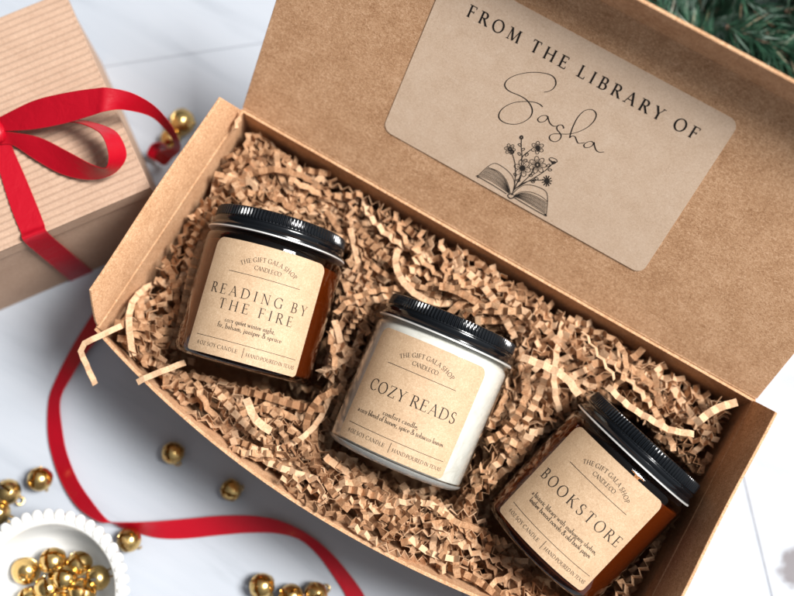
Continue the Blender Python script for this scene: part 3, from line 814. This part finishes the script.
md = o.modifiers.new("bevel", "BEVEL"); md.width = 0.0006; md.segments = 3; md.limit_method = "ANGLE"; md.angle_limit = math.radians(60)

def ribbon(mb, L3, R3, n=8, sub=5, th=.35, bulge=0.0):
    Lc, Rc = catmull(L3, n), catmull(R3, n)
    rows = []
    for a, b in zip(Lc, Rc):
        rows.append([a + (b - a) * k / (sub - 1) for k in range(sub)])
    rows_n = []
    m_ = len(rows)
    N = []
    for i in range(m_):
        t = rows[min(i + 1, m_ - 1)][sub // 2] - rows[max(i - 1, 0)][sub // 2]; w = rows[i][-1] - rows[i][0]
        nn = np.cross(t, w); nn /= np.linalg.norm(nn) + 1e-9
        N.append(nn)
    mb.slab(rows, lambda i, j: N[i] * th)
    for e_, k_ in ((0, 1), (-1, -2)):
        mb.tube([r_[e_] + N[i] * th * .5 + (r_[k_] - r_[e_]) * .04 for i, r_ in enumerate(rows)], .30, 6)
RB = at(0, 128, ZB + 3)
bowt = thing("red_ribbon", "red satin ribbon with bow loops on the fluted box, its tail trailing over the table", "ribbon", tuple(RB))
def E3(lst): return [at(*q) for q in lst]
# big loop reaching over the box edge and down behind the open box
mb = MB()
ribbon(mb, E3([(-6, 119, 86), (0, 117, 88), (33, 101, 97), (65, 93, 103), (95, 88.5, 107), (108, 88, 108), (131, 93, 104), (154, 106, 92), (170, 124, 72), (178, 139, 52), (180, 150, 30), (172, 158, 14)]),
           E3([(-6, 133, 84), (0, 131, 86), (33, 129, 92), (65, 123, 97), (92, 115, 102), (105, 111, 104), (123, 109.5, 99), (150, 116, 86), (165, 129, 66), (174, 142, 46), (172, 148, 26), (158, 152, 12)]))
mb.build("bow_loop", M["ribbon"], bowt, smooth=True, angle=50, origin=tuple(RB))
mb = MB()
ribbon(mb, E3([(172, 158, 13.6), (165, 165, 6), (158, 160, 4), (160, 150, 6), (168, 147, 10)]), E3([(158, 152, 11.6), (153, 158, 5), (147, 154, 9), (152, 144, 14), (162, 142, 18)]))
mb.build("ribbon_end", M["ribbon"], bowt, smooth=True, angle=50, origin=tuple(RB))
mb = MB()
ribbon(mb, E3([(-2, 132, 86), (13, 133, 87), (40, 138, 88), (68, 152, 90), (92, 165, 93), (106, 168, 97), (109, 155, 100), (104, 138, 100), (95, 129, 98), (76, 122, 95), (50, 123, 91), (20, 127, 88)]),
           E3([(-2, 144, 83), (13, 145, 82.5), (36, 160, 82), (62, 174, 82), (90, 179.5, 84), (113, 174, 88), (126, 158, 91), (122, 140, 93), (110, 128, 93), (78, 119.5, 93), (50, 121, 91), (20, 125, 88)]))
mb.build("bow_loop", M["ribbon"], bowt, smooth=True, angle=50, origin=tuple(RB))
# knot
kn = MB()
kc = at(-4, 131, ZB + 5)
rows = []
for i in range(9):
    a = PI * i / 8
    rows.append([kc + fu * (math.cos(a) * 5) + fv * (math.sin(a) * math.cos(b) * 6.5) + np.array([0, 0, math.sin(a) * math.sin(b) * 4.6]) for b in np.linspace(0, 2 * PI, 14, endpoint=False)])
kn.grid(rows, closed_u=True); kn.build("knot", M["ribbon"], bowt, smooth=True, origin=tuple(RB))
# tail: over the top, down the front, across the table
Zt = ZB + .35
fpl = B0 - fv * 0.5
def onf(u, v): return at_plane(u, v, fpl, fv)
topL = E3([(-10, 130, Zt + 3), (-5, 150, Zt + .6), (1.5, 177, Zt), (12, 210, Zt), (21, 232, Zt)])
topR = E3([(6, 132, Zt + 3), (14, 152, Zt + .6), (25, 177, Zt), (37, 206, Zt), (44, 224, Zt)])
FL_ = [onf(25, 242), onf(50, 263), onf(80, 289)]
FR_ = [onf(48, 233), onf(70, 252), onf(98, 276)]
def z8(x, y): return (x / 3.042, 400 + y / 3.042)
def z2(x, y): return (220 + x / 3.042, 400 + y / 3.042)
outer = topL + FL_ + [at(93, 300, 2.0), at(94, 311, 1.6), at(86, 325, 1.4), at(72, 348, 1.2), at(57, 378, 1.2)] + E3([(*z8(150, 0), 1.2), (*z8(147, 100), 1.2), (*z8(163, 180), 1.5), (*z8(195, 262), 2), (*z8(240, 327), 3), (*z8(300, 368), 5), (*z8(338, 374), 8),
        (*z8(420, 374), 9), (*z8(500, 369), 8), (*z8(600, 360), 7), (*z2(0, 354), 6), (*z2(100, 354), 5), (*z2(185, 370), 5), (*z2(270, 412), 4), (*z2(340, 470), 3), (*z2(400, 540), 2), (*z2(440, 600), 2), (*z2(470, 680), 2)])
inner = topR + FR_ + [at(114, 291, 4.0), at(116, 313, 4.0), at(104, 331, 4.5), at(87, 352, 5), at(72, 376, 5)] + E3([(*z8(184, 0), 5), (*z8(191, 100), 5), (*z8(207, 172), 6), (*z8(240, 250), 7), (*z8(282, 312), 8), (*z8(318, 357), 7), (*z8(346, 378), 5),
        (*z8(410, 402), 1.2), (*z8(480, 420), 1.2), (*z8(560, 422), 1.2), (*z2(0, 411), 1.2), (*z2(90, 404), 1.2), (*z2(175, 406), 1.2), (*z2(245, 426), 1.2), (*z2(300, 474), 1.2), (*z2(352, 545), 1.2), (*z2(385, 600), 1.2), (*z2(405, 680), 1.2)])
mb = MB(); ribbon(mb, outer, inner, n=8)
mb.build("tail", M["ribbon"], bowt, smooth=True, angle=50, origin=tuple(RB))

# ------------------------------------------------------------------ jingle bells
def bell_meshes():
    r = 6.3
    sh = MB()
    nu, nv = 48, 28
    def pt(i, j, rr=r):
        th = PI * (i + .0) / nv; ph = 2 * PI * j / nu
        sq = 1 - .06 * abs(math.cos(th)) ** 3
        return np.array([rr * math.sin(th) * math.cos(ph), rr * math.sin(th) * math.sin(ph), rr * math.cos(th) * sq])
    def cut(i, j):
        p = (pt(i, j) + pt(i + 1, j + 1) + pt(i, j + 1) + pt(i + 1, j)) / 4
        if p[2] > r * .15: return False
        d1, d2 = abs(p[0]), abs(p[1])
        return (d1 < .95 or d2 < .95) or (p[2] < r * .32 and p[2] > -r * .08 and False)
    V = []; F = []
    for rr in (r, r - .5):
        for i in range(nv + 1):
            for j in range(nu): V.append(pt(i, j, rr))
    N1 = (nv + 1) * nu
    def idx(i, j, o=0): return o + i * nu + j % nu
    C = [[cut(i, j) for j in range(nu)] for i in range(nv)]
    for i in range(nv):
        for j in range(nu):
            if C[i][j]: continue
            F.append((idx(i, j), idx(i + 1, j), idx(i + 1, j + 1), idx(i, j + 1)))
            F.append((idx(i, j, N1), idx(i, j + 1, N1), idx(i + 1, j + 1, N1), idx(i + 1, j, N1)))
            if C[i][(j + 1) % nu]: F.append((idx(i, j + 1), idx(i + 1, j + 1), idx(i + 1, j + 1, N1), idx(i, j + 1, N1)))
            if C[i][(j - 1) % nu]: F.append((idx(i + 1, j), idx(i, j), idx(i, j, N1), idx(i + 1, j, N1)))
            if i < nv - 1 and C[i + 1][j]: F.append((idx(i + 1, j + 1), idx(i + 1, j), idx(i + 1, j, N1), idx(i + 1, j + 1, N1)))
            if i > 0 and C[i - 1][j]: F.append((idx(i, j), idx(i, j + 1), idx(i, j + 1, N1), idx(i, j, N1)))
    sh.add(V, F)
    # seam band round the equator
    sh.lathe([(r * .995, -.35), (r + .28, -.2), (r + .28, .35), (r * .995, .5)], 48)
    lp = MB()
    lp.tube([(2.0 * math.cos(a), 0, r * .93 + 1.2 + 2.0 * math.sin(a)) for a in np.linspace(-.6, PI + .6, 14)], .55, 8)
    return sh, lp
shm, lpm = bell_meshes()
bell0 = None
def place_bell(u, v, z, rot, label, group, s=1.0):
    global bell0
    if bell0 is None:
        root = thing("jingle_bell", label, "bell", (0, 0, 0), None, group)
        shm.build("shell", M["gold"], root, smooth=True, angle=45); lpm.build("loop", M["gold"], root, smooth=True)
        bell0 = root
    else:
        root = bell0.copy(); col.objects.link(root)
        for ch in bell0.children:
            c = ch.copy(); col.objects.link(c); c.parent = root
    root["label"] = label; root["group"] = group
    p = at(u, v, z)
    root.matrix_world = Matrix.Translation(Vector(p * MM)) @ Matrix.Rotation(rot[2], 4, 'Z') @ Matrix.Rotation(rot[0], 4, 'X') @ Matrix.Rotation(rot[1], 4, 'Y') @ Matrix.Scale(s, 4)
    return root
TBG = "gold jingle bells scattered on the table"
for (u, v, rot, s, lab_) in (
    (173, 453, (2.4, .4, .3), .93, "gold jingle bell on the shaded table, midway between ribbon and open box, upper of two"),
    (231, 490, (2.6, .6, 1.4), .88, "gold jingle bell on the table closest to the front rim of the open box"),
    (40, 479, (2.5, .3, .2), 1.0, "gold jingle bell on the table just left of the red ribbon tail"),
    (8, 492, (2.1, -.5, 2.0), 1.05, "slotted gold jingle bell at the left photo edge above the white bowl"),
    (-2, 513, (2.4, .5, .9), 1.0, "gold jingle bell cut by the left photo edge touching the bowl's beaded rim"),
    (129, 540, (2.6, -.5, 2.4), .98, "gold jingle bell between the white bowl and the red ribbon"),
    (262, 586, (2.5, .5, .4), 1.02, "gold jingle bell inside the ribbon's curve at the bottom, leftmost of three"),
    (291, 597, (2.8, .3, 1.2), 1.0, "gold jingle bell at the bottom photo edge, middle of the three inside the ribbon's curve"),
    (316, 594, (2.2, .3, 2.2), .95, "gold jingle bell at the bottom, rightmost of three, nearest the ribbon"),
    (182, 122, (.3, .9, .4), 1.15, "gold jingle bell behind the open box's left flap, farther from the ribbon end"),
    (171, 138, (1.4, .2, .7), .9, "gold jingle bell behind the open box's left flap, touching the red ribbon end")):
    place_bell(u, v, 6.3 * s, rot, lab_, TBG, s)

# ------------------------------------------------------------------ white bowl and the bells in it
RO = 39.6; ZR = 36.0
bc = at(45, 594, ZR); bc[2] = 0
bowl = thing("bowl", "small white ceramic bowl with a beaded rim, holding gold bells", "bowl", tuple(bc))
bw = MB()
bw.lathe([(0, .4), (20, .4), (21, 1.2), (22, 3.0), (29, 9), (34, 18), (36.2, 28), (37.4, ZR - 1.5), (37.2, ZR - .2), (34.2, ZR + .3), (32.8, ZR - .4), (31.8, ZR - 4), (30.4, 18), (26, 9.5), (18, 5.2), (0, 4.2)], 96)
bo = bw.build("body", M["ceramic"], bowl, smooth=True, angle=60)
bd = MB()
NBd = 44
for i in range(NBd):
    a = 2 * PI * i / NBd
    er = np.array([math.cos(a), math.sin(a), 0]); et = np.array([-math.sin(a), math.cos(a), 0]); ez = np.array([0, 0, 1.0])
    cpos = er * 36.6 + ez * (ZR - .6)
    rows = []
    for p_ in range(9):
        th = PI * p_ / 8
        rows.append([cpos + er * (3.2 * math.cos(th)) + et * (2.6 * math.sin(th) ** .8 * math.cos(b)) + ez * (1.9 * math.sin(th) * math.sin(b)) for b in np.linspace(0, 2 * PI, 12, endpoint=False)])
    bd.grid(rows, closed_u=True)
    # rib running down the outside below each bead
    bd.tube([er * rr + ez * z for rr, z in ((37.0, ZR - 3), (36.9, 28), (34.7, 18), (29.8, 9.2), (24.0, 4.4))], [1.2, 1.4, 1.4, 1.2, .9], 8)
bd.build("beaded_rim", M["ceramic"], bowl, smooth=True, angle=60)
BBG = "gold jingle bells heaped in the white bowl"
for (u, v, z, rot, s, lab_) in (
    (26, 571, 15, (.4, .2, .3), 1.08, "gold jingle bell in the bowl, leftmost, lying apart on the white glaze"),
    (53, 561, 18, (2.5, .3, .6), 1.05, "gold jingle bell in the bowl, topmost in the photo, slots showing"),
    (79, 564, 18, (2.7, -.4, 1.3), 1.0, "gold jingle bell in the bowl, right of the topmost one"),
    (98, 578, 20, (1.7, .5, 2.0), .98, "gold jingle bell in the bowl, rightmost, against the bowl's shaded wall"),
    (65, 578, 24, (2.5, .4, .3), .95, "gold jingle bell on top of the heap in the middle of the bowl"),
    (48, 588, 20, (2.2, -.3, 1.0), 1.04, "gold jingle bell low in the bowl heap, left of centre with a bright glint"),
    (82, 592, 24, (2.8, -.4, .5), 1.05, "gold jingle bell in the bowl heap near the bottom photo edge, right of centre"),
    (30, 599, 16, (2.0, .8, .2), 1.0, "gold jingle bell in the bowl at the bottom photo edge, below the leftmost one"),
    (62, 604, 23, (.2, .3, .2), 1.0, "gold jingle bell in the bowl cut by the bottom photo edge, in the middle")):
    place_bell(u, v, z, rot, lab_, BBG, s)

# ------------------------------------------------------------------ pine garland behind the lid
GO = at(720, 10, 10); GO[2] = 0
gar = thing("pine_garland", "dark green artificial pine garland with frosted tips, blurred behind the raised lid", "garland", tuple(GO))
def pine_branch(p0, ang, length, rise):
    st_ = MB(); nd = MB()
    pts = []
    p = np.array(p0, float); a = ang; sl = rise
    for i in range(int(length / 5) + 1):
        pts.append(p.copy()); a += rng.normal() * .05; sl -= .03
        p = p + 5 * np.array([math.cos(a) * math.cos(sl), math.sin(a) * math.cos(sl), math.sin(sl)])
        p[2] = max(p[2], 3)
    st_.tube(pts, np.linspace(1.5, .7, len(pts)), 6)
    tot = int(length * 4.6)
    for q in range(tot):
        k = rng.uniform(0, len(pts) - 1.001); i = int(k); b = pts[i] + (pts[i + 1] - pts[i]) * (k - i)
        t = pts[i + 1] - pts[i]; t /= np.linalg.norm(t)
        r_ = rng.normal(size=3); r_ -= t * (r_ @ t); r_ /= np.linalg.norm(r_)
        d = t * rng.uniform(.35, .9) + r_; d /= np.linalg.norm(d)
        ln = rng.uniform(13, 24); w = rng.uniform(.7, 1.25)
        sd = np.cross(d, t); sd /= np.linalg.norm(sd) + 1e-9; u2 = np.cross(d, sd)
        e = b + d * ln + np.array([0, 0, -.06 * ln])
        if e[2] < .8: e[2] = .8
        mid = (b + e) / 2 + u2 * .6
        nd.add([b - sd * w / 2, b + sd * w / 2, mid + sd * w / 2, mid - sd * w / 2, e, mid + u2 * .45],
               [(0, 1, 2, 3), (3, 2, 4), (0, 3, 5), (1, 5, 2), (3, 4, 5), (2, 5, 4)])
    o = st_.build("branch", M["pine_stem"], gar, origin=tuple(GO))
    nd.build("needles", M["needle"], o, origin=tuple(GO))
for k in range(54):
    u = rng.uniform(585, 880); v = rng.uniform(-130, 100)
    if v > (u - 600) * .52 + 25: v -= 70
    p0 = at(u, v, rng.uniform(6, 50))
    pine_branch(p0, rng.uniform(0, 2 * PI), rng.uniform(55, 100), rng.uniform(-.1, .35))

# ------------------------------------------------------------------ light
w = bpy.data.worlds.new("World"); scene.world = w; w.use_nodes = True
bg = w.node_tree.nodes["Background"]
# a room: bright walls on the window side (right, behind), dim on the other side
nt = w.node_tree
tc = node(nt, "ShaderNodeTexCoord")
dt = node(nt, "ShaderNodeVectorMath", operation="DOT_PRODUCT"); dt.inputs[1].default_value = (0.62, 0.35, 0.70)
nt.links.new(tc.outputs["Generated"], dt.inputs[0])
mr = node(nt, "ShaderNodeMapRange"); mr.inputs["From Min"].default_value = -0.6; mr.inputs["From Max"].default_value = 1.0
nt.links.new(dt.outputs["Value"], mr.inputs["Value"])
rp = ramp(nt, [(0.0, (0.10, 0.10, 0.105)), (0.45, (0.25, 0.25, 0.26)), (0.75, (0.55, 0.58, 0.62)), (1.0, (0.95, 0.99, 1.05))])
nt.links.new(mr.outputs[0], rp.inputs[0]); nt.links.new(rp.outputs[0], bg.inputs[0])
bg.inputs[1].default_value = 0.52
def area(name, loc, target, size, sizey, power, colr):
    l = bpy.data.lights.new(name, "AREA"); l.shape = "RECTANGLE"; l.size = size; l.size_y = sizey; l.energy = power; l.color = colr
    o = bpy.data.objects.new(name, l); col.objects.link(o)
    d = Vector(target) - Vector(loc)
    o.matrix_world = Matrix.Translation(Vector(loc)) @ d.to_track_quat('-Z', 'Y').to_matrix().to_4x4()
    return o
area("window_light", (2.36, 1.55, 4.15), (0.14, 0.05, 0.05), 1.6, 1.6, 470.0, (1.0, 0.985, 0.96))

scene.view_settings.view_transform = 'Standard'
scene.view_settings.look = 'None'
scene.view_settings.exposure = 0.15
scene.view_settings.gamma = 1.0
scene.cycles.use_denoising = True
scene.cycles.max_bounces = 10
scene.cycles.transparent_max_bounces = 24
scene.cycles.caustics_reflective = False
